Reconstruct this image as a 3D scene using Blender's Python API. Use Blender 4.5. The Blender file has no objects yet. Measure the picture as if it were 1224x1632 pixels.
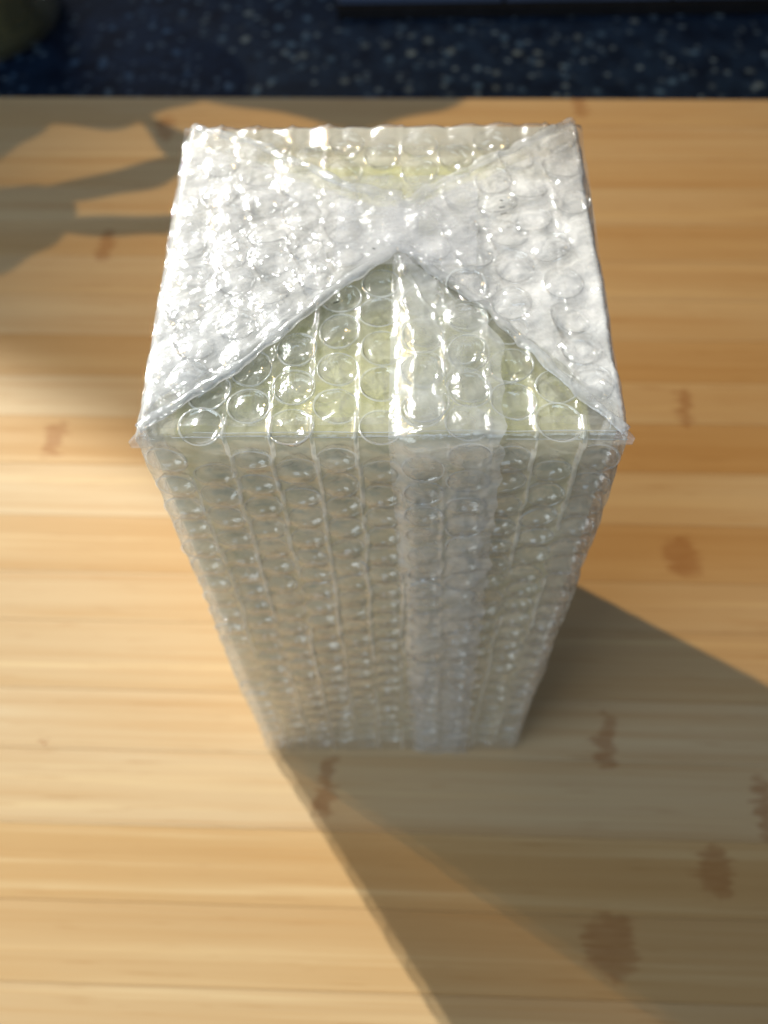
import bpy, math, random
import numpy as np
from mathutils import Vector, Matrix

S = bpy.context.scene
COL = S.collection
rng = np.random.default_rng(7)
random.seed(7)

# ------------------------------------------------------------------ camera
cam_d = bpy.data.cameras.new("camera")
cam = bpy.data.objects.new("camera", cam_d)
COL.objects.link(cam)
cam.matrix_world = Matrix(((0.9998547, 0.00573883, 0.01605123, 0.00428841),
                           (0.00318345, 0.86219614, -0.50656458, -0.12811116),
                           (-0.0167464, 0.50654208, 0.8620526, 0.44361481),
                           (0, 0, 0, 1)))
cam_d.sensor_fit = 'HORIZONTAL'
cam_d.sensor_width = 24.0
cam_d.lens = 24.0 * 1485.83 / 1224.0
cam_d.clip_start = 0.01
cam_d.clip_end = 60
cam_d.dof.use_dof = True
cam_d.dof.focus_distance = 0.212
cam_d.dof.aperture_fstop = 10.5
S.camera = cam

# ------------------------------------------------------------------ light
S.view_settings.view_transform = 'Standard'
S.view_settings.look = 'None'
S.view_settings.gamma = 1
S.view_settings.exposure = 0.0
S.cycles.use_denoising = True
S.cycles.transparent_max_bounces = 40
S.cycles.max_bounces = 12
S.cycles.sample_clamp_indirect = 6.0
S.cycles.caustics_reflective = False
S.cycles.caustics_refractive = False

world = bpy.data.worlds.new("World")
S.world = world
world.use_nodes = True
bg = world.node_tree.nodes['Background']
bg.inputs['Color'].default_value = (0.78, 0.86, 1.0, 1)
bg.inputs['Strength'].default_value = 0.05


def lamp(name, kind, loc, target, power, color, **kw):
    d = bpy.data.lights.new(name, kind)
    d.energy = power
    d.color = color
    for k, v in kw.items():
        setattr(d, k, v)
    o = bpy.data.objects.new(name, d)
    COL.objects.link(o)
    o.location = loc
    o.rotation_euler = (Vector(target) - Vector(loc)).to_track_quat('-Z', 'Y').to_euler()
    return o


EL = math.radians(38)
def beam(name, through, target, az, dist, power, color, radius, size, blend):
    """a far lamp whose light passes the point `through` along azimuth az (degrees); the opening it comes
    through is centred on target"""
    a = math.radians(az)
    t = Vector(target)
    src = Vector(through) - dist * Vector((math.cos(a) * math.cos(EL), math.sin(a) * math.cos(EL), -math.sin(EL)))
    return lamp(name, 'SPOT', src, t, power, color, shadow_soft_size=radius,
                spot_size=math.radians(size), spot_blend=blend)


beam("sunlight_through_window", (0, 0.05, 0), (0.10, 0.33, 0.12), -33, 6.0, 1480, (1.0, 0.70, 0.30), 0.034, 8.8, 1.0)
beam("sunlight_off_glass", (-0.06, 0, 0), (-0.671, -0.261, 0.517), -55.5, 5.0, 1850, (0.98, 1.0, 0.96), 0.024, 20.4, 0.07)
lamp("window_sky", 'AREA', (-0.75, 1.5, 1.0), (0, 0.1, 0.2), 2.8, (0.93, 0.96, 1.0),
     shape='RECTANGLE', size=0.9, size_y=0.8)
lamp("side_window", 'AREA', (-1.1, -0.75, 0.65), (0, 0.05, 0.1), 16, (0.78, 0.90, 0.98),
     shape='RECTANGLE', size=1.1, size_y=0.9)
lamp("room_window", 'AREA', (0.25, -0.75, 1.75), (0, 0.05, 0.2), 6.5, (0.60, 0.78, 1.0),
     shape='RECTANGLE', size=0.9, size_y=0.7)


# ------------------------------------------------------------------ noise
def _hash(ix, iy, seed):
    h = (ix.astype(np.int64) * 374761393 + iy.astype(np.int64) * 668265263 + seed * 974634777) & 0x7fffffff
    h = ((h ^ (h >> 13)) * 1274126177) & 0x7fffffff
    return ((h ^ (h >> 16)) & 0xffff) / 65535.0


def vnoise(x, y, seed=0):
    ix = np.floor(x); iy = np.floor(y)
    fx = x - ix; fy = y - iy
    fx = fx * fx * fx * (fx * (fx * 6 - 15) + 10); fy = fy * fy * fy * (fy * (fy * 6 - 15) + 10)
    a = _hash(ix, iy, seed); b = _hash(ix + 1, iy, seed)
    c = _hash(ix, iy + 1, seed); d = _hash(ix + 1, iy + 1, seed)
    return (a * (1 - fx) + b * fx) * (1 - fy) + (c * (1 - fx) + d * fx) * fy * 1.0


def fbm(x, y, seed=0, o=3):
    s = 0; a = 1; t = 0
    for k in range(o):
        s = s + a * (vnoise(x, y, seed + k * 17) - 0.5); t += a
        x = x * 2.03 + 11.3; y = y * 2.03 + 5.7; a *= 0.5
    return s / t


def ridged(x, y, seed=0, o=3):
    s = 0; a = 1; t = 0
    for k in range(o):
        s = s + a * (1 - np.abs(2 * vnoise(x, y, seed + k * 31) - 1)); t += a
        x = x * 1.9 + 3.1 + 0.5 * y; y = y * 1.9 + 7.9 - 0.3 * x; a *= 0.5
    return s / t


# ------------------------------------------------------------------ mesh helpers
def mesh_np(name, verts, faces, smooth=True):
    me = bpy.data.meshes.new(name)
    me.from_pydata([tuple(v) for v in verts], [], [tuple(int(i) for i in f) for f in faces])
    if smooth:
        me.polygons.foreach_set('use_smooth', [True] * len(me.polygons))
    me.update()
    return me


def grid_faces(nu, nv):
    i = np.arange(nu - 1)[:, None] * nv + np.arange(nv - 1)[None, :]
    return np.stack([i, i + nv, i + nv + 1, i + 1], -1).reshape(-1, 4)


def grid_mesh(name, P):
    nu, nv = P.shape[:2]
    V = P.reshape(-1, 3).astype(np.float32)
    F = grid_faces(nu, nv)
    me = bpy.data.meshes.new(name)
    me.vertices.add(len(V)); me.vertices.foreach_set('co', V.ravel())
    me.loops.add(len(F) * 4); me.loops.foreach_set('vertex_index', F.ravel().astype(np.int32))
    me.polygons.add(len(F))
    me.polygons.foreach_set('loop_start', np.arange(len(F), dtype=np.int32) * 4)
    me.polygons.foreach_set('use_smooth', np.ones(len(F), dtype=bool))
    me.update(calc_edges=True)
    me.validate()
    return me


def obj(name, me, mat, parent=None):
    o = bpy.data.objects.new(name, me)
    if mat is not None and not me.materials:
        me.materials.append(mat)
    COL.objects.link(o)
    o.parent = parent
    return o


def thing(name, label, cat, loc=(0, 0, 0)):
    o = bpy.data.objects.new(name, None)
    COL.objects.link(o)
    o.empty_display_size = 0.02
    o.location = loc
    o['label'] = label; o['category'] = cat
    return o


def box_mesh(name, x0, x1, y0, y1, z0, z1, bev=0.0, seg=2):
    import bmesh
    bm = bmesh.new()
    bmesh.ops.create_cube(bm, size=1)
    for v in bm.verts:
        v.co = ((x0 + x1) / 2 + v.co.x * (x1 - x0), (y0 + y1) / 2 + v.co.y * (y1 - y0), (z0 + z1) / 2 + v.co.z * (z1 - z0))
    if bev:
        bmesh.ops.bevel(bm, geom=bm.edges[:], offset=bev, segments=seg, affect='EDGES', profile=0.5)
    me = bpy.data.meshes.new(name)
    bm.to_mesh(me); bm.free()
    return me


# ------------------------------------------------------------------ node helpers
class NT:
    def __init__(self, name):
        self.m = bpy.data.materials.new(name)
        self.m.use_nodes = True
        self.t = self.m.node_tree
        for n in list(self.t.nodes):
            self.t.nodes.remove(n)
        self.out = self.n('ShaderNodeOutputMaterial')

    def n(self, kind, **kw):
        nd = self.t.nodes.new(kind)
        for k, v in kw.items():
            if k.startswith('i_'):
                nd.inputs[k[2:].replace('_', ' ')].default_value = v
            else:
                setattr(nd, k, v)
        return nd

    def l(self, a, b):
        self.t.links.new(a, b)

    def val(self, x, sock):
        if hasattr(x, 'is_linked'):
            self.l(x, sock)
        else:
            sock.default_value = x

    def math(self, op, a, b=None, c=None, clamp=False):
        nd = self.n('ShaderNodeMath', operation=op)
        nd.use_clamp = clamp
        for k, x in enumerate((a, b, c)):
            if x is not None:
                self.val(x, nd.inputs[k])
        return nd.outputs[0]

    def mix(self, f, a, b, mode='MIX'):
        nd = self.n('ShaderNodeMix', data_type='RGBA', blend_type=mode)
        self.val(f, nd.inputs[0])
        for x, k in ((a, 6), (b, 7)):
            if hasattr(x, 'is_linked'):
                self.l(x, nd.inputs[k])
            else:
                nd.inputs[k].default_value = (*x, 1)
        return nd.outputs[2]

    def ramp(self, f, *stops):
        nd = self.n('ShaderNodeMapRange')
        self.l(f, nd.inputs[0])
        for k, x in enumerate(stops):
            nd.inputs[k + 1].default_value = x
        return nd.outputs[0]

    def noise(self, vec, scale, detail=3, rough=0.5, dist=0):
        nd = self.n('ShaderNodeTexNoise')
        self.l(vec, nd.inputs['Vector'])
        nd.inputs['Scale'].default_value = scale
        nd.inputs['Detail'].default_value = detail
        nd.inputs['Roughness'].default_value = rough
        nd.inputs['Distortion'].default_value = dist
        return nd.outputs['Fac']

    def mapping(self, vec, scale=(1, 1, 1), loc=(0, 0, 0)):
        nd = self.n('ShaderNodeMapping')
        self.l(vec, nd.inputs['Vector'])
        nd.inputs['Scale'].default_value = scale
        nd.inputs['Location'].default_value = loc
        return nd.outputs[0]


# ------------------------------------------------------------------ materials
NODES = [(-196.8, 183, 5, 13), (-190, 341, 5, 15), (-164.9, 458, 6, 14), (171.8, 202, 5, 14), (155.4, 104, 9, 12),
         (-30.6, -17, 4, 15), (103.3, 5, 5, 14), (95.3, -86, 10, 13), (144.4, -55, 9, 11), (173, -28, 4, 16),
         (140.1, 478, 5, 12), (-168.7, 5, 1.2, 1.6), (-120, -190, 6, 14), (260, 330, 6, 14), (-330, 250, 6, 14), (230, -120, 6, 14)]


def make_bamboo():
    N = NT('bamboo')
    tc = N.n('ShaderNodeTexCoord')
    P = tc.outputs['Object']
    info = N.n('ShaderNodeObjectInfo')
    rnd = info.outputs['Random']
    comb = N.n('ShaderNodeCombineXYZ')
    N.l(N.math('MULTIPLY', rnd, 37.0), comb.inputs[0])
    N.l(N.math('MULTIPLY', rnd, 11.0), comb.inputs[2])
    add = N.n('ShaderNodeVectorMath', operation='ADD')
    N.l(P, add.inputs[0]); N.l(comb.outputs[0], add.inputs[1])
    Q = add.outputs[0]
    streak = N.noise(N.mapping(Q, (2.2, 130, 130)), 1.0, 4, 0.6, 0.15)
    fine = N.noise(N.mapping(Q, (9, 900, 900)), 1.0, 3, 0.6)
    fleck = N.noise(N.mapping(Q, (28, 520, 520)), 1.0, 2, 0.55)
    broad = N.noise(N.mapping(Q, (3.0, 24, 24)), 1.0, 2, 0.5)
    tone = N.n('ShaderNodeSeparateColor'); N.l(info.outputs['Color'], tone.inputs[0]); tone = tone.outputs[0]
    base = N.mix(N.ramp(tone, 0, .6, 0, 1), (0.53, 0.40, 0.245), (0.475, 0.33, 0.18))
    base = N.mix(N.ramp(tone, .6, 1, 0, 1), base, (0.445, 0.27, 0.115))
    base = N.mix(N.math('MULTIPLY', N.ramp(broad, 0.35, 0.7, 0, 1), 0.45), base, (0.43, 0.245, 0.09))
    base = N.mix(N.math('MULTIPLY', N.ramp(streak, 0.5, 0.74, 0, 1), 0.45), base, (0.36, 0.185, 0.06))
    base = N.mix(N.math('MULTIPLY', N.ramp(streak, 0.44, 0.28, 0, 1), 0.5), base, (0.62, 0.455, 0.245))
    base = N.mix(N.math('MULTIPLY', N.ramp(fine, 0.52, 0.75, 0, 1), 0.35), base, (0.40, 0.20, 0.06))
    base = N.mix(N.math('MULTIPLY', N.ramp(fleck, 0.62, 0.74, 0, 1), 0.35), base, (0.30, 0.14, 0.04))
    # growth nodes of the bamboo: brown, ragged marks across a strip
    sep = N.n('ShaderNodeSeparateXYZ'); N.l(P, sep.inputs[0])
    wob = N.noise(N.mapping(P, (14, 420, 1)), 1.0, 3, 0.6)
    wob2 = N.noise(N.mapping(P, (1, 1, 1), (3, 5, 1)), 110, 3, 0.6)
    X = N.math('ADD', sep.outputs[0], N.math('MULTIPLY', N.math('SUBTRACT', wob, 0.5), 0.019))
    X = N.math('ADD', X, N.math('MULTIPLY', N.math('SUBTRACT', N.noise(P, 75, 2, 0.5), 0.5), 0.014))
    Y = N.math('ADD', sep.outputs[1], N.math('MULTIPLY', N.math('SUBTRACT', wob2, 0.5), 0.012))
    tot = None
    for (nx, ny, rx, ry) in NODES:
        a = -0.02618
        # into board space (board is turned by -1.5 degrees)
        c, s_ = math.cos(-a), math.sin(-a)
        bx, by = (nx * c - ny * s_) / 1000, (nx * s_ + ny * c) / 1000
        dx = N.math('MULTIPLY', N.math('SUBTRACT', X, bx), 1000.0 / rx)
        dy = N.math('MULTIPLY', N.math('SUBTRACT', Y, by), 1000.0 / ry)
        dx = N.math('MULTIPLY', dx, dx); dy = N.math('MULTIPLY', dy, dy); dy = N.math('MULTIPLY', dy, dy)
        m = N.math('MULTIPLY', N.math('SUBTRACT', 1.5, N.math('ADD', dx, dy), clamp=True), 0.85)
        tot = m if tot is None else N.math('MAXIMUM', tot, m)
    ragged = N.noise(N.mapping(P, (70, 620, 1)), 1.0, 3, 0.65)
    knot = N.ramp(N.math('ADD', tot, N.math('MULTIPLY', N.math('SUBTRACT', ragged, 0.5), 1.1)), 0.15, 1.2, 0.0, 1.0)
    knot = N.math('MULTIPLY', knot, N.ramp(tot, 0.0, 0.3, 0.0, 1.0))
    base = N.mix(N.math('MULTIPLY', knot, N.ramp(wob, 0.3, 0.7, 0.55, 0.85)), base, (0.24, 0.085, 0.022))
    b = N.n('ShaderNodeBsdfPrincipled')
    N.l(base, b.inputs['Base Color'])
    N.l(N.ramp(streak, 0.2, 0.8, 0.56, 0.68), b.inputs['Roughness'])
    b.inputs['Specular IOR Level'].default_value = 0.16
    bump = N.n('ShaderNodeBump'); bump.inputs['Strength'].default_value = 0.12; bump.inputs['Distance'].default_value = 0.0006
    N.l(N.math('ADD', fine, N.math('MULTIPLY', streak, 0.6)), bump.inputs['Height'])
    N.l(bump.outputs[0], b.inputs['Normal'])
    N.l(b.outputs[0], N.out.inputs[0])
    return N.m


def make_worktop():
    N = NT('speckled_laminate')
    tc = N.n('ShaderNodeTexCoord'); P = tc.outputs['Object']
    base = N.mix(N.ramp(N.noise(P, 60, 4, 0.6), 0.35, 0.65, 0, 1), (0.003, 0.007, 0.020), (0.009, 0.021, 0.050))
    tot = None
    for sc, th, seed, col in ((85, 0.30, 1, (0.045, 0.085, 0.15)), (115, 0.30, 5, (0.09, 0.13, 0.18)), (58, 0.22, 9, (0.11, 0.145, 0.175))):
        v = N.n('ShaderNodeTexVoronoi'); v.inputs['Scale'].default_value = sc
        N.l(N.mapping(P, (1, 1, 1), (seed, seed * .7, 0)), v.inputs['Vector'])
        w = N.noise(N.mapping(P, (1, 1, 1), (seed * 3, 0, 0)), 160, 2)
        d = N.math('ADD', v.outputs['Distance'], N.math('MULTIPLY', N.math('SUBTRACT', w, 0.5), 0.35))
        sp = N.n('ShaderNodeSeparateColor'); N.l(v.outputs['Color'], sp.inputs[0])
        gate = N.ramp(sp.outputs[0], 0.6, 0.95, 0, 1)
        m = N.math('MULTIPLY', N.ramp(d, th + .06, th - .06, 0, 1), gate)
        base = N.mix(m, base, col)
    b = N.n('ShaderNodeBsdfPrincipled')
    N.l(base, b.inputs['Base Color'])
    b.inputs['Roughness'].default_value = 0.5
    b.inputs['Specular IOR Level'].default_value = 0.12
    N.l(b.outputs[0], N.out.inputs[0])
    return N.m


def make_plain(name, color, rough=0.5, spec=0.5, var=0.1, scale=40, bump=0.0):
    N = NT(name)
    tc = N.n('ShaderNodeTexCoord')
    nz = N.noise(tc.outputs['Object'], scale, 4, 0.6)
    c2 = tuple(c * (1 - var * 2) for c in color)
    b = N.n('ShaderNodeBsdfPrincipled')
    N.l(N.mix(N.ramp(nz, 0.3, 0.7, 0, 1), color, c2), b.inputs['Base Color'])
    b.inputs['Roughness'].default_value = rough
    b.inputs['Specular IOR Level'].default_value = spec
    if bump:
        bp = N.n('ShaderNodeBump'); bp.inputs['Strength'].default_value = bump; bp.inputs['Distance'].default_value = 0.001
        N.l(nz, bp.inputs['Height']); N.l(bp.outputs[0], b.inputs['Normal'])
    N.l(b.outputs[0], N.out.inputs[0])
    return N.m


def make_film(name, haze, gloss=1.6, rough=0.07, bump=0.25, tint=(0.90, 0.93, 0.97), bscale=900, trans=0.5, patchy=0.5):
    """thin polyethylene film: mostly clear, Fresnel gloss, a little milky scatter"""
    N = NT(name)
    tc = N.n('ShaderNodeTexCoord'); P = tc.outputs['Object']
    n1 = N.noise(P, bscale, 3, 0.6)
    n2 = N.noise(P, bscale * 0.28, 2, 0.5, 0.8)
    bp = N.n('ShaderNodeBump'); bp.inputs['Strength'].default_value = bump; bp.inputs['Distance'].default_value = 0.0006
    N.l(N.math('ADD', n1, N.math('MULTIPLY', n2, 1.6)), bp.inputs['Height'])
    nor = bp.outputs[0]
    fr = N.n('ShaderNodeFresnel'); fr.inputs['IOR'].default_value = 1.5
    N.l(nor, fr.inputs['Normal'])
    # seen from the back of a face the node would act as leaving a dense body; use the facing term there
    lw = N.n('ShaderNodeLayerWeight'); lw.inputs['Blend'].default_value = 0.5
    N.l(nor, lw.inputs['Normal'])
    f5 = N.math('POWER', lw.outputs['Facing'], 4.0)
    fac = N.math('MULTIPLY', N.math('ADD', 0.045, N.math('MULTIPLY', f5, 0.75)), gloss, clamp=True)
    tr = N.n('ShaderNodeBsdfTransparent'); tr.inputs[0].default_value = (0.985, 0.985, 0.98, 1)
    gl = N.n('ShaderNodeBsdfGlossy'); gl.inputs['Roughness'].default_value = rough
    N.l(nor, gl.inputs['Normal'])
    df = N.n('ShaderNodeBsdfDiffuse'); df.inputs[0].default_value = (*tint, 1)
    tl = N.n('ShaderNodeBsdfTranslucent'); tl.inputs[0].default_value = (*tint, 1)
    N.l(nor, df.inputs['Normal']); N.l(nor, tl.inputs['Normal'])
    ms = N.n('ShaderNodeMixShader'); ms.inputs[0].default_value = trans
    N.l(df.outputs[0], ms.inputs[1]); N.l(tl.outputs[0], ms.inputs[2])
    m1 = N.n('ShaderNodeMixShader')
    hz = N.math('MULTIPLY', N.ramp(N.noise(P, 120, 3, 0.55), 0.3, 0.7, 1 - patchy, 1 + patchy), haze)
    hz = N.math('ADD', hz, N.math('MULTIPLY', f5, haze * 1.5), clamp=True)
    N.l(hz, m1.inputs[0])
    N.l(tr.outputs[0], m1.inputs[1]); N.l(ms.outputs[0], m1.inputs[2])
    m2 = N.n('ShaderNodeMixShader')
    N.l(fac, m2.inputs[0]); N.l(m1.outputs[0], m2.inputs[1]); N.l(gl.outputs[0], m2.inputs[2])
    N.l(m2.outputs[0], N.out.inputs[0])
    return N.m


M_BAMBOO = make_bamboo()
M_TOP = make_worktop()
M_FILM = make_film('bubble_film', 0.19, rough=0.11, bump=0.16, tint=(0.96, 0.925, 0.83))
M_DOME = make_film('bubble_dome_film', 0.06, gloss=2.6, rough=0.09, bump=0.12, bscale=500)
M_SEAM = make_film('pinched_seam_film', 0.42, gloss=1.6, rough=0.12, bump=0.2, tint=(0.97, 0.94, 0.88))
M_RIM = make_film('sealed_rim_film', 0.34, gloss=1.5, rough=0.13, bump=0.2, bscale=700)
M_FLAP = make_film('folded_film', 0.14, gloss=0.9, rough=0.10, bump=0.2, tint=(0.95, 0.95, 0.96), bscale=500, trans=0.25)
M_FLAP2 = make_film('folded_film_under', 0.28, gloss=0.9, rough=0.15, bump=0.3, tint=(0.95, 0.95, 0.95), bscale=400, trans=0.25)
M_MILKY = make_film('crushed_film', 0.84, gloss=0.8, rough=0.2, bump=0.3, tint=(0.95, 0.935, 0.92), bscale=250, trans=0.06, patchy=0.22)
M_FOLD = make_film('fold_film', 0.36, gloss=1.7, rough=0.10, bump=0.4, tint=(0.96, 0.97, 1.0), bscale=600, trans=0.6)
M_TOPFILM = make_film('top_film', 0.15, gloss=1.8, rough=0.06, bump=0.25)
M_STRIP = make_film('overlap_film', 0.30, gloss=1.4, rough=0.12, bump=0.3, tint=(0.94, 0.95, 0.97))
M_TAPE = make_film('clear_tape', 0.24, gloss=1.8, rough=0.12, bump=0.2, tint=(0.92, 0.94, 1.0), bscale=300)
M_EAR = M_FLAP
M_CARTON = make_plain('pale_green_card', (0.66, 0.64, 0.22), 0.6, 0.3, 0.06, 60)
M_LINER = make_film('inner_film', 0.56, gloss=0.9, rough=0.18, bump=0.4, tint=(0.94, 0.88, 0.70), bscale=300, trans=0.12, patchy=0.3)

M_LINER_TOP = make_film('inner_top_film', 0.34, gloss=0.9, rough=0.18, bump=0.4, tint=(0.92, 0.90, 0.72), bscale=300, trans=0.2, patchy=0.4)
M_THICK = make_film('many_turns_film', 0.85, gloss=0.9, rough=0.2, bump=0.4, tint=(0.90, 0.86, 0.76), bscale=300, trans=0.35, patchy=0.1)

# ------------------------------------------------------------------ the worktop, the ledge
top_me = box_mesh('worktop', -1.1, 1.1, -0.45, 0.98, -0.065, -0.025)
o = obj('worktop', top_me, M_TOP); o['kind'] = 'structure'

ledge = thing('tiled_ledge', 'low ledge of dark blue grey tiles at the back of the speckled worktop', 'ledge', (0.30, 0.687, -0.025))
M_TILE = make_plain('glazed_tile', (0.06, 0.085, 0.15), 0.3, 0.5, 0.15, 14)
M_GROUT = make_plain('dark_grout', (0.012, 0.012, 0.014), 0.9, 0.1, 0.2, 90)
obj('grout_bed', box_mesh('grout_bed', -0.345, 0.60, -0.056, 0.05, 0.0001, 0.010), M_GROUT, ledge)
for k in range(6):
    x0 = -0.345 + k * 0.1405 + 0.002 - 0.0025
    obj('tile', box_mesh('tile', x0 + .0015, x0 + 0.139, -0.050, 0.05, 0.008, 0.016, 0.0012), M_TILE, ledge)

# ------------------------------------------------------------------ bamboo board, strip by strip
board = thing('bamboo_board', 'large bamboo chopping board of glued strips under the wrapped package', 'chopping board', (0, 0, 0))
board.rotation_euler = (0, 0, math.radians(-1.5))
bounds = [-0.30, -0.268, -0.236, -0.203, -0.170, -0.137, -0.104, -0.071, -0.038, -0.003, 0.027, 0.064, 0.092, 0.127,
          0.161, 0.195, 0.225, 0.258, 0.291, 0.325, 0.358, 0.392, 0.425, 0.459, 0.4905]
TONE = [.6, .5, .8, .5, .7, .6, .75, .8, .35, .15, .55, .45, .7, .2, .75, .3, .7, .35, .4, .6, .4, .5, .4, .5]
for k in range(len(bounds) - 1):
    st = obj('strip', box_mesh('strip', -0.52, 0.52, bounds[k] + 0.00006, bounds[k + 1] - 0.00006, -0.0249, -0.00005 * random.random(), 0.00013, 1), M_BAMBOO, board)
    tv = min(1, max(0, (TONE[k] - .5) * 1.5 + .5))
    st.color = (tv, tv, tv, 1)

# ------------------------------------------------------------------ the package
W, D, H = 0.118, 0.112, 0.2608
p = W / 11
PZ = 0.0115
RB = 0.0051
pack = thing('wrapped_package', 'tall box wrapped in clear bubble wrap with gift style folded top', 'package', (0, 0, 0))

IN = 0.0066
carton = obj('carton', box_mesh('carton', -W / 2 + IN, W / 2 - IN, IN, D - IN, 0.003, H - IN, 0.002, 2), M_CARTON, pack)

# the inner turns of the wrap lying against the carton
def inner_sheets():
    qx, q, qt = 0.0016, 0.0043, 0.0043
    us = np.linspace(0, 1, 90); vs = np.linspace(0, 1, 170)
    U, V = np.meshgrid(us, vs, indexing='ij')
    n = 0.0011 * fbm(U * 8, V * 18, 201, 3)
    z = 0.001 + (H - qt - 0.001) * V
    w, d = W - 2 * qx, D - q - 0.0016
    yb_ = D - 0.0016
    zt = 0.001 + (H - 0.0006 - 0.001) * V
    for nm, Pq, mt in (('inner_wrap', np.stack([-w / 2 + w * U, q + n, z], -1), M_LINER), ('inner_wrap', np.stack([w / 2 - w * U, yb_ + 0.0012 - n, zt + 0.0016 * V ** 8], -1), M_THICK),
                       ('inner_wrap', np.stack([-w / 2 + n * .5, yb_ - d * U, zt], -1), M_THICK), ('inner_wrap', np.stack([w / 2 - n * .5, q + d * U, zt], -1), M_THICK),
                       ('inner_wrap', np.stack([-w / 2 + w * U, q + d * V, H - qt + n], -1), M_LINER_TOP)):
        obj(nm, grid_mesh(nm, Pq), mt, pack)


inner_sheets()

# bubble lattice, columns of touching bubbles, every other column half a step down
def lattice_front():
    out = []
    for c in range(11):
        x = -W / 2 + (c + 0.5) * p
        ph = 0.0 if c % 2 == 0 else 0.5
        k = 0
        while True:
            z = 0.2505 - (k + ph - (0.0 if c % 2 == 0 else 0.0)) * PZ
            if z < 0.004: break
            out.append((x + rng.normal(0, .00025), z + rng.normal(0, .0004), c))
            k += 1
    return out


def lattice_top():
    out = []
    for c in range(11):
        x = -W / 2 + (c + 0.5) * p
        ph = 0.5 if c % 2 == 0 else 0.0
        for k in range(10):
            y = 0.0035 + (k + ph) * 0.0118
            if y < D - 0.004:
                out.append((x + rng.normal(0, .0003), y + rng.normal(0, .0005), c))
    return out


FRONT = lattice_front()
TOPB = lattice_top()


def bulge(a, b, cells, r=RB):
    """soft pillow over each bubble, valley elsewhere"""
    h = np.zeros_like(a)
    for (cx, cz, c) in cells:
        d2 = ((a - cx) ** 2 + (b - cz) ** 2) / (r * r)
        m = d2 < 1.6
        if m.any():
            h[m] = np.maximum(h[m], np.clip(1 - d2[m] * 0.85, 0, 1))
    return h


def col_ridge(a, b, seed, wid=0.0005):
    """the film is pinched up in a thin line between neighbouring columns"""
    h = np.zeros_like(a)
    for c in range(1, 11):
        x = -W / 2 + c * p + 0.0012 * (vnoise(b * 60 + c * 9.1, b * 0 + c, seed) - .5)
        s = vnoise(b * 25 + 3.3 * c, b * 0 + 7 * c, seed + 3)
        h = np.maximum(h, np.exp(-((a - x) / wid) ** 2) * np.clip(s * 1.6 - 0.15, 0, 1))
    return h


def side_jit(z, sgn):
    sd = 301 if sgn < 0 else 311
    q = 0.0022 * fbm(z * 22, z * 0 + 1, sd, 2) + 0.0010 * fbm(z * 110, z * 0 + 4, sd + 3, 2)
    return q + 0.0002 * np.abs(np.sin(z * math.pi / PZ + sgn))


def front_height(a, b):
    h = 0.00085 * bulge(a, b, FRONT) + 0.0007 * col_ridge(a, b, 5, 0.00055)
    h = h + 0.0010 * fbm(a * 60, b * 60, 3, 3) + 0.00045 * (ridged(a * 170, b * 170, 9, 2) - .6)
    e = np.clip((W / 2 - np.abs(a)) / 0.004, 0, 1)
    return h * (0.35 + 0.65 * e)


# front sheet: rises up the front, bends over the top front edge and runs a little way back
nx = 190
a = np.linspace(-W / 2, W / 2, nx)
bend = 0.0016
s_up = np.linspace(0.0, H - bend, 400)
ang = np.linspace(0, math.pi / 2, 9)[1:]
yb = np.linspace(bend, 0.006, 8)[1:]
prof = [(0.0, z, -1.0, 0.0) for z in s_up]
prof += [(bend - bend * math.cos(t), H - bend + bend * math.sin(t), -math.cos(t), math.sin(t)) for t in ang]
prof += [(y, H, 0.0, 1.0) for y in yb]
prof = np.array(prof)
A, Zp = np.meshgrid(a, np.arange(len(prof)), indexing='ij')
py, pz, ny_, nz_ = (prof[:, k][None, :].repeat(nx, 0) for k in range(4))
sarc = np.concatenate([s_up, H - bend + bend * ang, H - bend + bend * math.pi / 2 + (yb - bend)])[None, :].repeat(nx, 0)
h = front_height(A, np.minimum(sarc, H))
h = np.where(sarc < 0.004, h * np.clip(sarc / 0.004, 0, 1), h)
h = h * (1 + 0.8 * np.exp(-((sarc - H) / 0.006) ** 2)) + 0.0016 * fbm(A * 70, sarc * 40, 23, 2) * np.exp(-((sarc - H) / 0.005) ** 2)
A2 = A + (A / (W / 2)) * np.where(A < 0, side_jit(pz, -1), side_jit(pz, 1))
P = np.stack([A2, py + ny_ * h, np.maximum(pz + nz_ * h, 0.0003)], -1)
front_wrap = obj('front_wrap', grid_mesh('front_wrap', P), M_FILM, pack)
front_wrap.data.materials.append(M_SEAM)
Ac = (A[:-1, :-1] + A[1:, 1:]) / 2; Sc = (sarc[:-1, :-1] + sarc[1:, 1:]) / 2
front_wrap.data.polygons.foreach_set('material_index', (col_ridge(Ac, np.minimum(Sc, H), 5, 0.00055) > 0.22).astype(np.int32).ravel())
front_wrap['label'] = 'greyish see-through bubble wrap on the shaded front'


# top sheet under the folded flaps
def top_height(a, b):
    h = 0.0008 * bulge(a, b, TOPB) + 0.0011 * col_ridge(a, b, 15, 0.0007)
    h = h + 0.0016 * fbm(a * 70, b * 70, 13, 3) + 0.0009 * (ridged(a * 150, b * 150, 19, 2) - .6)
    rim = np.exp(-((b - D + 0.003) / 0.004) ** 2)
    h = h + rim * (0.0016 * np.abs(np.sin(a * math.pi / p + 1.3 * vnoise(a * 50, a * 0, 4))) * (.4 + vnoise(a * 120, a * 0 + 3, 8)))
    return h - 0.0004


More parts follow.
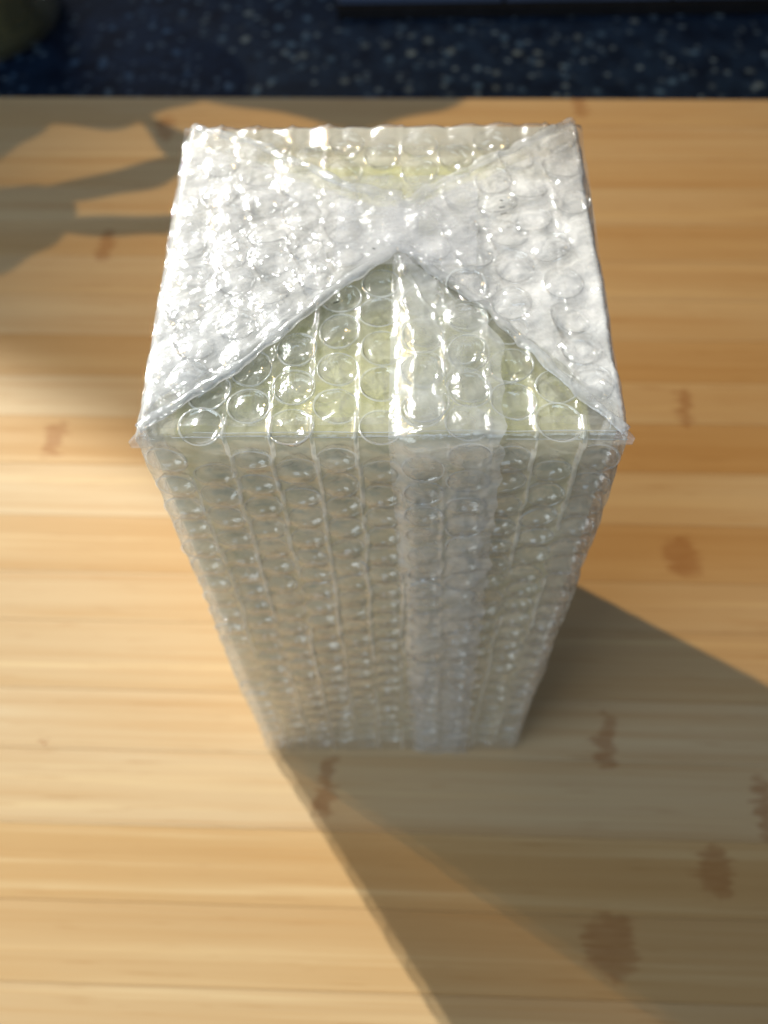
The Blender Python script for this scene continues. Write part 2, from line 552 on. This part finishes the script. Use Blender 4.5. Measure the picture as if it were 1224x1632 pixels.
b = np.linspace(0.0035, D + 0.0012, 170)
A, B = np.meshgrid(a, b, indexing='ij')
ht = top_height(A, B)
back = np.clip((D + 0.0012 - B) / 0.003, 0, 1)
P = np.stack([A, B, H - 0.0001 + 0.0016 * (B / D) ** 2 + ht * (0.7 + 0.3 * back) + (np.sqrt(np.clip(1 - (1 - back) ** 2, 0, 1)) - 1) * 0.002], -1)
top_wrap = obj('top_wrap', grid_mesh('top_wrap', P), M_TOPFILM, pack)
top_wrap['label'] = 'clear bubble wrap with round bubbles on the sunlit top'


# side and back sheets
def side_sheet(name, to3, length, seed):
    u = np.linspace(0, length, 80); v = np.linspace(0, H - 0.0012, 180)
    U, V = np.meshgrid(u, v, indexing='ij')
    cells = [((i + .5) * p, 0.006 + (k + .5 * (i % 2)) * PZ, i) for i in range(int(length / p)) for k in range(22)]
    hh = 0.0006 * bulge(U, V, cells) + 0.0016 * fbm(U * 60, V * 60, seed, 3)
    e = np.clip(np.minimum(U, length - U) / 0.005, 0, 1)
    return obj(name, grid_mesh(name, to3(U, np.maximum(V, 0.0003), hh * e)), M_FILM, pack), cells


sideL, cL = side_sheet('side_wrap', lambda U, V, h: np.stack([-W / 2 - h - side_jit(V, -1), D - U, V], -1), D, 41)
sideR, cR = side_sheet('side_wrap', lambda U, V, h: np.stack([W / 2 + h + side_jit(V, 1), U, V], -1), D, 51)
backS, cB = side_sheet('back_wrap', lambda U, V, h: np.stack([W / 2 - U, D + h, V], -1), W, 61)


# one bubble: film cup hanging inward (local -Z is into the box), rim at z = 0
def bubble_mesh(seed, depth=0.0030, r=RB, wr=0.16, nseg=26):
    rg = np.random.default_rng(seed)
    rings = [(1.09, 0.00002), (1.03, 0.00030), (0.99, 0.00005), (0.97, -0.14 * depth), (0.925, -0.40 * depth), (0.84, -0.66 * depth), (0.70, -0.85 * depth), (0.48, -0.95 * depth), (0.24, -1.0 * depth)]
    th = np.arange(nseg) / nseg * 2 * math.pi
    ph = rg.uniform(0, 6.28, 6)
    V = []
    for i, (rr, z) in enumerate(rings):
        t = i / (len(rings) - 1)
        w = 1 + wr * t * (0.5 * np.cos(2 * th + ph[0]) * 0.5 + 0.3 * np.cos(3 * th + ph[1]) + 0.22 * np.cos(5 * th + ph[2] + 2 * t) + .15 * np.cos(8 * th + ph[5]))
        dz = depth * wr * t * (0.5 * np.cos(2 * th + ph[3]) + 0.4 * np.cos(3 * th + ph[4])) * 0.9
        rad = r * rr * (w if i > 1 else 1 + 0.03 * np.cos(2 * th + ph[0]))
        V += [(rad[k] * math.cos(th[k]), rad[k] * math.sin(th[k]), z + dz[k]) for k in range(nseg)]
    F = []
    for i in range(len(rings) - 1):
        for k in range(nseg):
            F.append((i * nseg + k, i * nseg + (k + 1) % nseg, (i + 1) * nseg + (k + 1) % nseg, (i + 1) * nseg + k))
    c = len(V); V.append((0, 0, -depth))
    i = len(rings) - 1
    F += [(i * nseg + k, i * nseg + (k + 1) % nseg, c) for k in range(nseg)]
    me = mesh_np('bubble', V, F)
    me.materials.append(M_DOME); me.materials.append(M_RIM)
    me.polygons.foreach_set('material_index', [1 if k < 2 * nseg else 0 for k in range(len(F))])
    return me


BUB = [bubble_mesh(100 + k, wr=(0.10 + 0.08 * (k % 4))) for k in range(10)]


def put_bubble(x, y, z, normal, parent, sc=1.0):
    o = bpy.data.objects.new('bubble', BUB[random.randrange(len(BUB))])
    COL.objects.link(o)
    nv_ = Vector(normal) + Vector((random.gauss(0, .07), random.gauss(0, .07), random.gauss(0, .07)))
    q = nv_.to_track_quat('Z', 'Y').to_matrix().to_4x4()
    zz = random.choice((0.3, 0.55, 0.8, 0.9, 0.95, 1.0, 1.08, 1.12))
    spin = Matrix.Rotation(random.uniform(0, 6.28), 4, 'Z')
    o.matrix_world = Matrix.Translation((x, y, z)) @ q @ spin @ Matrix.Diagonal((sc * random.uniform(.96, 1.04), sc, zz, 1))
    o.parent = parent
    return o


def strip_x(z):      # left and right edge of the overlap strip on the front at height z
    t = (H - z) / H
    return 0.0018 + 0.0085 * t, 0.0293 + 0.0062 * t


for (x, z, c) in FRONT:
    l, r = strip_x(z)
    if l + 0.004 < x < r - 0.003:
        continue
    put_bubble(x, 0.0007, z, (0, -1, 0), front_wrap, random.uniform(0.96, 1.04))


# flap outlines on the top (metres)
LF_LOW = np.array([(-59.8, 0.6), (-45, 13.5), (-29.9, 26.8), (-18, 40), (-8, 50.3), (3.7, 60.5), (10, 66)]) / 1000
LF_UP = np.array([(-58.3, 113.5), (-40, 105), (-23.6, 95), (-8.7, 84.5), (0, 81.5), (6.5, 80.1), (10.5, 78)]) / 1000
RF_LOW = np.array([(59.6, 0.4), (52, 9), (42.6, 20), (28, 38.8), (17, 50), (7.0, 60.5), (0, 66)]) / 1000
RF_UP = np.array([(57.9, 113), (46, 105.5), (27.4, 94.1), (17, 87), (9.1, 80.4), (0, 75.0)]) / 1000


def poly_at(pl, t):
    s = np.concatenate([[0], np.cumsum(np.hypot(*np.diff(pl, axis=0).T))]); s /= s[-1]
    return np.stack([np.interp(t, s, pl[:, 0]), np.interp(t, s, pl[:, 1])], -1)


def under_flap(x, y):
    lowL = np.interp(x, LF_LOW[:, 0], LF_LOW[:, 1]) if x < 0.0045 else np.interp(-x, -RF_LOW[::-1, 0][::-1], RF_LOW[:, 1])
    upL = np.interp(x, LF_UP[:, 0], LF_UP[:, 1]) if x < 0.0045 else np.interp(-x, -RF_UP[:, 0], RF_UP[:, 1])
    return lowL + 0.002 < y < upL - 0.002


top_objs = 0
rest = []
for (x, y, c) in TOPB:
    if under_flap(x, y):
        continue
    if y > 0.055:
        rest.append((x, y)); continue
    put_bubble(x, y, H + 0.0003, (0, 0, 1), top_wrap, random.uniform(0.96, 1.05)); top_objs += 1


def joined_bubbles(name, places, parent, zs=1.0):
    V = []; F = []; off = 0
    src = []
    for me in BUB[:4]:
        v = np.zeros(len(me.vertices) * 3); me.vertices.foreach_get('co', v)
        src.append((v.reshape(-1, 3), [tuple(q.vertices) for q in me.polygons]))
    for i, (loc, nrm) in enumerate(places):
        v, f = src[i % 4]
        q = np.array(Vector(nrm).to_track_quat('Z', 'Y').to_matrix())
        V.append((v * np.array((1, 1, zs))) @ q.T + np.array(loc))
        F += [tuple(k + off for k in ff) for ff in f]; off += len(v)
    o = obj(name, mesh_np(name, np.concatenate(V), F), M_DOME, parent)
    o['kind'] = 'stuff'
    return o


joined_bubbles('back_bubbles', [((x, y, H + 0.0002 + 0.0016 * (y / D) ** 2), (0, 0, 1)) for x, y in rest], top_wrap)
joined_bubbles('side_bubbles', [((-W / 2 + .0006, D - u, v), (-1, 0, 0)) for u, v, c in cL if v < H - .006], sideL)
joined_bubbles('side_bubbles', [((W / 2 - .0006, u, v), (1, 0, 0)) for u, v, c in cR if v < H - .006], sideR)
joined_bubbles('back_bubbles', [((W / 2 - u, D - .0006, v), (0, 1, 0)) for u, v, c in cB if v < H - .006], backS)


# the two big folded flaps
def flap(name, low, up, seed, label, sgn):
    nu, nv = 230, 300
    U, V = np.meshgrid(np.linspace(0, 1, nu), np.linspace(0, 1, nv), indexing='ij')
    wob = 0.0016 * (vnoise(U * 14, U * 0 + 2, seed) - .5) * np.clip(U * 5, 0, 1)
    lo = poly_at(low, U); hi = poly_at(up, U)
    X = lo[..., 0] * (1 - V) + hi[..., 0] * V
    Y = lo[..., 1] * (1 - V) + hi[..., 1] * V + wob * (1 - 2 * V)
    width = np.hypot(hi[..., 0] - lo[..., 0], hi[..., 1] - lo[..., 1])
    dist = np.minimum(V, 1 - V) * width
    dend = (1 - U) * 0.06
    r = 0.0013
    q = np.clip(np.minimum(dist, dend) / r, 0, 1)
    edge = np.sqrt(1 - (1 - q) ** 2)
    # crushed bubbles of the doubled layer, at two slightly turned lattices
    cells = []
    for tilt, off in ((0.15, 0.0), (-0.4, 0.004)):
        c_, s_ = math.cos(tilt), math.sin(tilt)
        for i in range(-9, 10):
            for k in range(-2, 14):
                px = i * p + off; py_ = (k + .5 * (i % 2)) * 0.0118
                cells.append((px * c_ - py_ * s_ + rng.normal(0, .001), px * s_ + py_ * c_ + rng.normal(0, .001), 0))
    big = bulge(X, Y, cells[:len(cells) // 2]) * vnoise(X * 90, Y * 90, seed + 5)
    big2 = bulge(X, Y, cells[len(cells) // 2:], RB * .9) * vnoise(X * 110, Y * 110, seed + 6)
    along = X * sgn * 0.9 + Y * 0.3
    ra = along * 38; rb_ = (V - .5) * 14
    crumple = 0.0018 * fbm(X * 80, Y * 80, seed + 8, 2) + 0.0007 * (ridged(ra * 1.6, rb_, seed, 2) - .55) + 0.0011 * (ridged(X * 150, Y * 210, seed + 2, 3) - .6)
    inner = np.clip(dist / 0.004, 0, 1)
    roll = 0.0005 * vnoise(U * 9, V * 0 + np.round(V) * 5, seed + 3) * np.exp(-((dist - 0.0020) / 0.0014) ** 2)
    lift = 0.0011 * np.clip(Y / D, 0, 1) ** 2
    Z = H + 0.0008 + lift + edge * 0.0001 + inner * (crumple + 0.0010 * big + 0.0006 * big2) + roll * edge + (0.0014 if sgn > 0 else 0.0003) * U
    # the outer edge turns down over the side
    side = np.clip(1 - U / 0.03, 0, 1)
    Z = Z - 0.0035 * side ** 2
    X = X - sgn * 0.0016 * (fbm(Y * 130, Z * 0 + 3, seed + 14, 2) + .35 * (ridged(Y * 210, Y * 0, seed + 15, 2) - .5)) * np.clip(1 - U / 0.06, 0, 1)
    Pm = np.stack([X, Y, Z], -1)
    o = obj(name, grid_mesh(name, Pm), M_FLAP, pack)
    o['label'] = label
    # a crumpled layer and a milky crushed layer folded under, crushed bubbles between
    for k, (zb, mt, am) in enumerate(((0.0001, M_FLAP2, 0.7), (-0.0014, M_MILKY, 0.4))):
        cr2 = 0.0022 * fbm(X * 95, Y * 95, seed + 21 + k, 2) + 0.0014 * (ridged(X * 150 + Y * 40, Y * 190 - X * 60, seed + 25 + k, 3) - .6)
        Z2 = H + zb + 0.0004 + lift + edge * 0.0003 + am * inner * (cr2 + 0.0010 * bulge(X, Y, cells[len(cells) // 2:] if k else cells[:len(cells) // 2])) - 0.0035 * side ** 2
        if k:      # the milky inner layer stops short of the folded borders
            V2 = 0.05 + 0.03 * vnoise(U * 12, U * 0 + 6, seed + 50) + V * 0.87
            XX = lo[..., 0] * (1 - V2) + hi[..., 0] * V2; YY = lo[..., 1] * (1 - V2) + hi[..., 1] * V2
        else:
            XX, YY = X, Y
        obj('under_layer', grid_mesh('under_layer', np.stack([XX, YY, Z2], -1)), mt, o)
    pl = []
    lowy = lambda x: np.interp(x * sgn, np.sort(low[:, 0] * sgn), low[np.argsort(low[:, 0] * sgn), 1])
    upy = lambda x: np.interp(x * sgn, np.sort(up[:, 0] * sgn), up[np.argsort(up[:, 0] * sgn), 1])
    for (cx, cy, _) in cells[:len(cells) // 2]:
        if -W / 2 + .005 < cx < W / 2 - .005 and cx * sgn < -0.006 and lowy(cx) + .0045 < cy < upy(cx) - .0045:
            t = 0.35
            pl.append(((cx, cy, H + 0.0014 + 0.0011 * (cy / D) ** 2), (rng.normal(0, t * .5), rng.normal(0, t * .5), 1)))
    joined_bubbles('crushed_bubbles', pl, o, 0.8)
    # the doubled, rounded fold that edges the flap on both sides
    for e, pl_ in enumerate((low, up)):
        n = 200
        t = np.linspace(0.02, 0.93, n)
        c = poly_at(pl_, t)
        tang = np.gradient(c, axis=0); tang /= np.linalg.norm(tang, axis=1)[:, None]
        nor = np.stack([-tang[:, 1], tang[:, 0]], -1)
        wv = 0.0016 * (vnoise(t * 14, t * 0 + 2, seed) - .5) * (1 if e == 0 else -1)
        rw = 0.0013 * (0.7 + 0.8 * vnoise(t * 22, t * 0 + e, seed + 40)); rh = 0.00075 * (0.7 + 0.8 * vnoise(t * 27, t * 0 + 3 + e, seed + 41))
        th = np.linspace(0, 2 * math.pi, 13)
        Xf = c[:, 0:1] + nor[:, 0:1] * rw[:, None] * np.cos(th)[None]
        Yf = c[:, 1:2] + wv[:, None] + nor[:, 1:2] * rw[:, None] * np.cos(th)[None]
        zc = H + 0.0008 + 0.0011 * np.clip(c[:, 1] / D, 0, 1) ** 2 + (0.0014 if sgn > 0 else 0.0003) * t - 0.0035 * np.clip(1 - t / 0.03, 0, 1) ** 2
        Zf = zc[:, None] + rh[:, None] * np.sin(th)[None] + 0.0003 * (vnoise(t * 60, t * 0, seed + 43)[:, None] - .5)
        obj('fold_edge', grid_mesh('fold_edge', np.stack([Xf, Yf, Zf], -1)), M_FOLD, o)
    return o


flapL = flap('folded_flap', LF_LOW, LF_UP, 71, 'sunlit white crumpled flap folded in from the left', 1)
flapR = flap('folded_flap', RF_LOW, RF_UP, 81, 'greyer crumpled flap folded in from the right', -1)


# overlap strip: the free end of the wrap, taped down the front and over the top edge
def strip_sheet():
    nt, ns = 60, 420
    s_front = np.linspace(0.002, H + 0.001, 300)
    off = 0.0022
    rb = 0.003
    prof = []
    for z in np.linspace(0.002, H - rb + off, 300):
        prof.append((-off, z, -1, 0, z))
    for t in np.linspace(0, math.pi / 2, 12)[1:]:
        prof.append((-off + rb - rb * math.cos(t), H - rb + off + rb * math.sin(t), -math.cos(t), math.sin(t), H + rb * t))
    for y in np.linspace(rb - off, 0.059, 100)[1:]:
        prof.append((y, H + off, 0, 1, H + rb * 1.57 + y))
    prof = np.array(prof)
    n = len(prof)
    T = np.linspace(0, 1, nt)[:, None].repeat(n, 1)
    py, pz, n_y, n_z, s = (prof[:, k][None, :].repeat(nt, 0) for k in range(5))
    t = np.clip((H - pz) / H, 0, 1)
    yy = np.clip(py, 0, 1)
    left = 0.0018 + 0.0085 * t + 0.02 * yy
    right = 0.0293 + 0.0062 * t + 0.03 * yy
    # on the top the right side is cut off by the flap's diagonal
    right = np.where(yy > 0.03, np.minimum(right, 0.0300 - (yy - 0.03) * 0.85), right)
    right = right + 0.0011 * np.sin(s * 2 * math.pi / PZ) * 0.6 + 0.0009 * (vnoise(s * 260, s * 0, 5) - .5)
    X = left + (right - left) * T
    cells = []
    for i, f in enumerate((0.27, 0.70)):
        k = 0
        while True:
            sc = 0.008 + (k + .5 * i) * PZ
            if sc > H + 0.06: break
            tt = np.clip((H - sc) / H, 0, 1)
            l = 0.0028 + 0.0085 * tt; rr = 0.0293 + 0.0062 * tt
            cells.append((l + (rr - l) * f, sc, i)); k += 1
    h = 0.0007 * bulge(X, s, cells) + 0.0016 * fbm(X * 70, s * 70, 91, 3) + 0.0008 * (ridged(X * 180, s * 150, 95, 2) - .6)
    mid = 0.0005 * np.exp(-((T - 0.485) / 0.025) ** 2) * vnoise(s * 40, s * 0 + 1, 77)
    drop = np.clip(T / 0.22, 0, 1); drop = drop * drop * (3 - 2 * drop)
    h = h + mid - (1 - drop) * 0.0019
    # the far end tucks under the flaps
    P = np.stack([X, py + n_y * h, pz + n_z * h], -1)
    o = obj('overlap_strip', grid_mesh('overlap_strip', P), M_STRIP, pack)
    o['label'] = 'milky overlapping end of the wrap running down the front'
    for (x, sc, i) in cells:
        if sc < H - 0.004:
            put_bubble(x, -0.0018, sc, (0, -1, 0), o)
        elif sc > H + 0.006:
            y = sc - H - 0.0047
            put_bubble(x + 0.02 * y, y, H + 0.0018, (0, 0, 1), o)
    return o


strip = strip_sheet()


# pinched ears at the two front corners
def ear(sgn, seed):
    nu, nv = 28, 40
    U, V = np.meshgrid(np.linspace(0, 1, nu), np.linspace(0, 1, nv), indexing='ij')
    th = V * 2 * math.pi
    rad = 0.0036 * (1 - U ** 1.6) + 0.0011
    cr = 1 + 0.7 * (vnoise(V * 7 + 3, U * 5, seed) - .5) + .5 * (ridged(V * 9, U * 6, seed + 3, 2) - .5)
    cx = sgn * (W / 2 - 0.005 + U * 0.0064)
    cy = 0.0045 - U * 0.0052
    cz = H - 0.0030 + U * 0.0016
    cr = 1 + (cr - 1) * (1 - U)
    X = cx + rad * cr * np.cos(th) * 0.35 * sgn
    Y = cy + rad * cr * np.cos(th) * 0.6
    Z = cz + rad * cr * np.sin(th) * 0.8
    o = obj('corner_fold', grid_mesh('corner_fold', np.stack([X, Y, Z], -1)), M_FLAP, pack)
    return o


ear(-1, 5); ear(1, 9)


# clear tape over the middle of the folds
nu, nv = 70, 60
U, V = np.meshgrid(np.linspace(-0.012, 0.026, nu), np.linspace(0.0525, 0.0868, nv), indexing='ij')
X = U + 0.05 * (V - 0.07)
Z = H + 0.0042 + 0.0014 * fbm(U * 90, V * 90, 133, 3) + 0.0006 * (ridged(U * 60, V * 240, 137, 2) - .6)
tape = obj('clear_tape', grid_mesh('clear_tape', np.stack([X, V, Z], -1)), M_TAPE, pack)

# a thin creased line along the front top edge
M_CREASE = make_film('crease_film', 0.5, gloss=2.5, rough=0.1)


def crease(x0, x1, y, z, seed, rad=0.00014):
    n = 90
    xs = np.linspace(x0, x1, n)
    yy = y + 0.0006 * (vnoise(xs * 90, xs * 0 + seed, seed) - .5); zz = z + 0.0010 * (vnoise(xs * 70, xs * 0 + seed, seed + 4) - .5)
    th = np.arange(7) / 6 * 2 * math.pi
    P = np.stack([xs[:, None].repeat(7, 1), yy[:, None] + rad * np.cos(th)[None], zz[:, None] + rad * np.sin(th)[None]], -1)
    return obj('crease', grid_mesh('crease', P), M_CREASE, pack)


crease(-0.050, 0.02, 0.0002, H + 0.0001, 3, 0.0001)
crease(-0.045, W / 2 - .002, 0.0010, H + 0.0008, 8, 0.0001)
crease(0.030, W / 2, -0.0004, H - 0.0012, 11, 0.00009)

# dark specks caught in the wrap
M_SPECK = make_plain('dark_speck', (0.01, 0.01, 0.012), 0.6)
for (x, y, z, ln, rot) in ((-0.0118, 0.0425, H + .0008, 0.0016, 0.3), (-0.0020, 0.0575, H + .005, 0.0009, -0.4), (0.0330, 0.0735, H + .0043, 0.0016, 0.2), (0.0333, 0.0710, H + .0043, 0.0018, 0.35), (0.0330, 0.0762, H + .0043, 0.001, -0.2)):
    me = box_mesh('speck', -ln / 2, ln / 2, -0.00012, 0.00012, -0.0001, 0.0001, 0.00005, 1)
    o = obj('speck', me, M_SPECK, pack); o.location = (x, y, z); o.rotation_euler = (0, 0, rot)

# ------------------------------------------------------------------ the jar at the back left
def lathe(name, prof, mat, parent, seg=64):
    V = []; F = []
    for (r, z) in prof:
        for k in range(seg):
            t = 2 * math.pi * k / seg
            V.append((r * math.cos(t), r * math.sin(t), z))
    for i in range(len(prof) - 1):
        for k in range(seg):
            F.append((i * seg + k, i * seg + (k + 1) % seg, (i + 1) * seg + (k + 1) % seg, (i + 1) * seg + k))
    return obj(name, mesh_np(name, V, F), mat, parent)


M_GLASS = make_film('olive_glass', 0.2, gloss=2.4, rough=0.08, bump=0.06, tint=(0.55, 0.52, 0.26), bscale=60)
jar = thing('glass_jar', 'round dark greenish glass jar behind the board at the back left', 'jar', (-0.353, 0.636, -0.025))
R0 = 0.076
outer = [(0.0005, 0.0006), (R0 * .55, 0.0006), (R0 * .84, 0.0002), (R0 * .93, 0.003), (R0 * .98, 0.009), (R0, 0.02), (R0, 0.12), (R0 * .95, 0.132), (R0 * .82, 0.139), (R0 * .8, 0.156)]
inner_ = [(r - 0.0035 if r > .01 else r, z + (0.005 if z < .02 else 0)) for r, z in outer[:-1]] + [(R0 * .8 - .003, 0.156)]
lathe('glass_body', outer + inner_[::-1], M_GLASS, jar)
M_DREGS = make_plain('dark_contents', (0.06, 0.055, 0.02), 0.6, 0.3, 0.4, 70, 0.5)
lathe('contents', [(0.0005, 0.0075), (R0 * .62, 0.0075), (R0 * .72, 0.02), (R0 * .72, 0.085), (R0 * .5, 0.088), (0.0005, 0.088)], M_DREGS, jar)
M_LID = make_plain('jar_lid', (0.05, 0.05, 0.05), 0.35, 0.5, 0.1)
lathe('lid', [(0.0005, 0.170), (R0 * .8, 0.170), (R0 * .86, 0.167), (R0 * .86, 0.150), (R0 * .82, 0.150)], M_LID, jar)

# ------------------------------------------------------------------ the house plant whose leaves shade the back left
plant = thing('house_plant', 'broad leaved house plant in a clay pot standing beyond the back left', 'plant', (-0.66, 0.70, -0.025))
M_POT = make_plain('terracotta', (0.36, 0.16, 0.08), 0.85, 0.2, 0.12, 60, 0.2)
M_SOIL = make_plain('soil', (0.03, 0.02, 0.014), 0.95, 0.1, 0.3, 200, 0.6)
M_LEAF = make_plain('leaf_green', (0.045, 0.10, 0.025), 0.4, 0.5, 0.2, 50)
lathe('pot', [(0.0005, 0.0), (0.055, 0.0), (0.075, 0.11), (0.083, 0.11), (0.083, 0.135), (0.075, 0.135), (0.071, 0.115), (0.0005, 0.115)], M_POT, plant, 40)
lathe('soil', [(0.073, 0.119), (0.04, 0.123), (0.0005, 0.124)], M_SOIL, plant, 24)
RUN = 1 / math.tan(EL)
AZ = math.radians(-33)


def leaf(f0, f1, width, hh, bend_=0.01, skew=0.45):
    """a leaf blade whose base and tip shade the floor points f0 and f1, at height hh"""
    up = Vector((-math.cos(AZ) * RUN * hh, -math.sin(AZ) * RUN * hh, hh))
    b0 = Vector((*f0, 0)) + up; b1 = Vector((*f1, 0)) + up
    ax = b1 - b0; sd = Vector((-ax.y, ax.x, 0)).normalized()
    nu, nv = 40, 13
    Pm = np.zeros((nu, nv, 3))
    for i in range(nu):
        t = i / (nu - 1)
        w = width * (0.5 + 0.05 * math.sin(19 * t + 40 * width)) * (math.sin(math.pi * t ** (math.log(.5) / math.log(skew))) ** 0.8 + 0.02)
        c = b0.lerp(b1, t) + sd * bend_ * math.sin(math.pi * t)
        for j in range(nv):
            s = 2 * j / (nv - 1) - 1
            q = c + sd * (w * s) + Vector((0, 0, 0.012 * abs(s) * w / 0.03 + 0.015 * math.sin(math.pi * t)))
            Pm[i, j] = q - Vector((-0.66, 0.70, -0.025))
    lf = obj('leaf', grid_mesh('leaf', Pm), M_LEAF, plant)
    md = lf.modifiers.new('thick', 'SOLIDIFY'); md.thickness = 0.0006
    # stalk back to the pot
    a0 = Vector(Pm[0, nv // 2]); a1 = Vector((0.02 * random.uniform(-1, 1), 0.02 * random.uniform(-1, 1), 0.12))
    ctrl = Vector((a1.x * .5 + a0.x * .35, a1.y * .5 + a0.y * .35, max(a0.z, 0.2) + 0.10))
    n = 24; V = np.zeros((n, 7, 3))
    for i in range(n):
        t = i / (n - 1)
        c = a1 * (1 - t) ** 2 + ctrl * 2 * t * (1 - t) + a0 * t * t
        for k in range(7):
            th = k / 6 * 2 * math.pi
            V[i, k] = (c.x + 0.002 * math.cos(th), c.y + 0.002 * math.sin(th), c.z + 0.002 * math.sin(th + .8))
    obj('stem', grid_mesh('stem', V), M_LEAF, plant)


leaf((-0.36, 0.482), (-0.115, 0.487), 0.082, 0.24)
leaf((-0.22, 0.50), (0.062, 0.478), 0.075, 0.26, 0.0, 0.6)
leaf((-0.40, 0.42), (-0.235, 0.45), 0.062, 0.22)
leaf((-0.185, 0.462), (-0.138, 0.388), 0.024, 0.20, 0.0, 0.55)
leaf((-0.29, 0.366), (-0.125, 0.418), 0.026, 0.17, 0.004, 0.62)
leaf((-0.27, 0.350), (-0.10, 0.352), 0.018, 0.18, 0.004, 0.5)
leaf((-0.36, 0.372), (-0.205, 0.352), 0.075, 0.19, 0.0, 0.5)
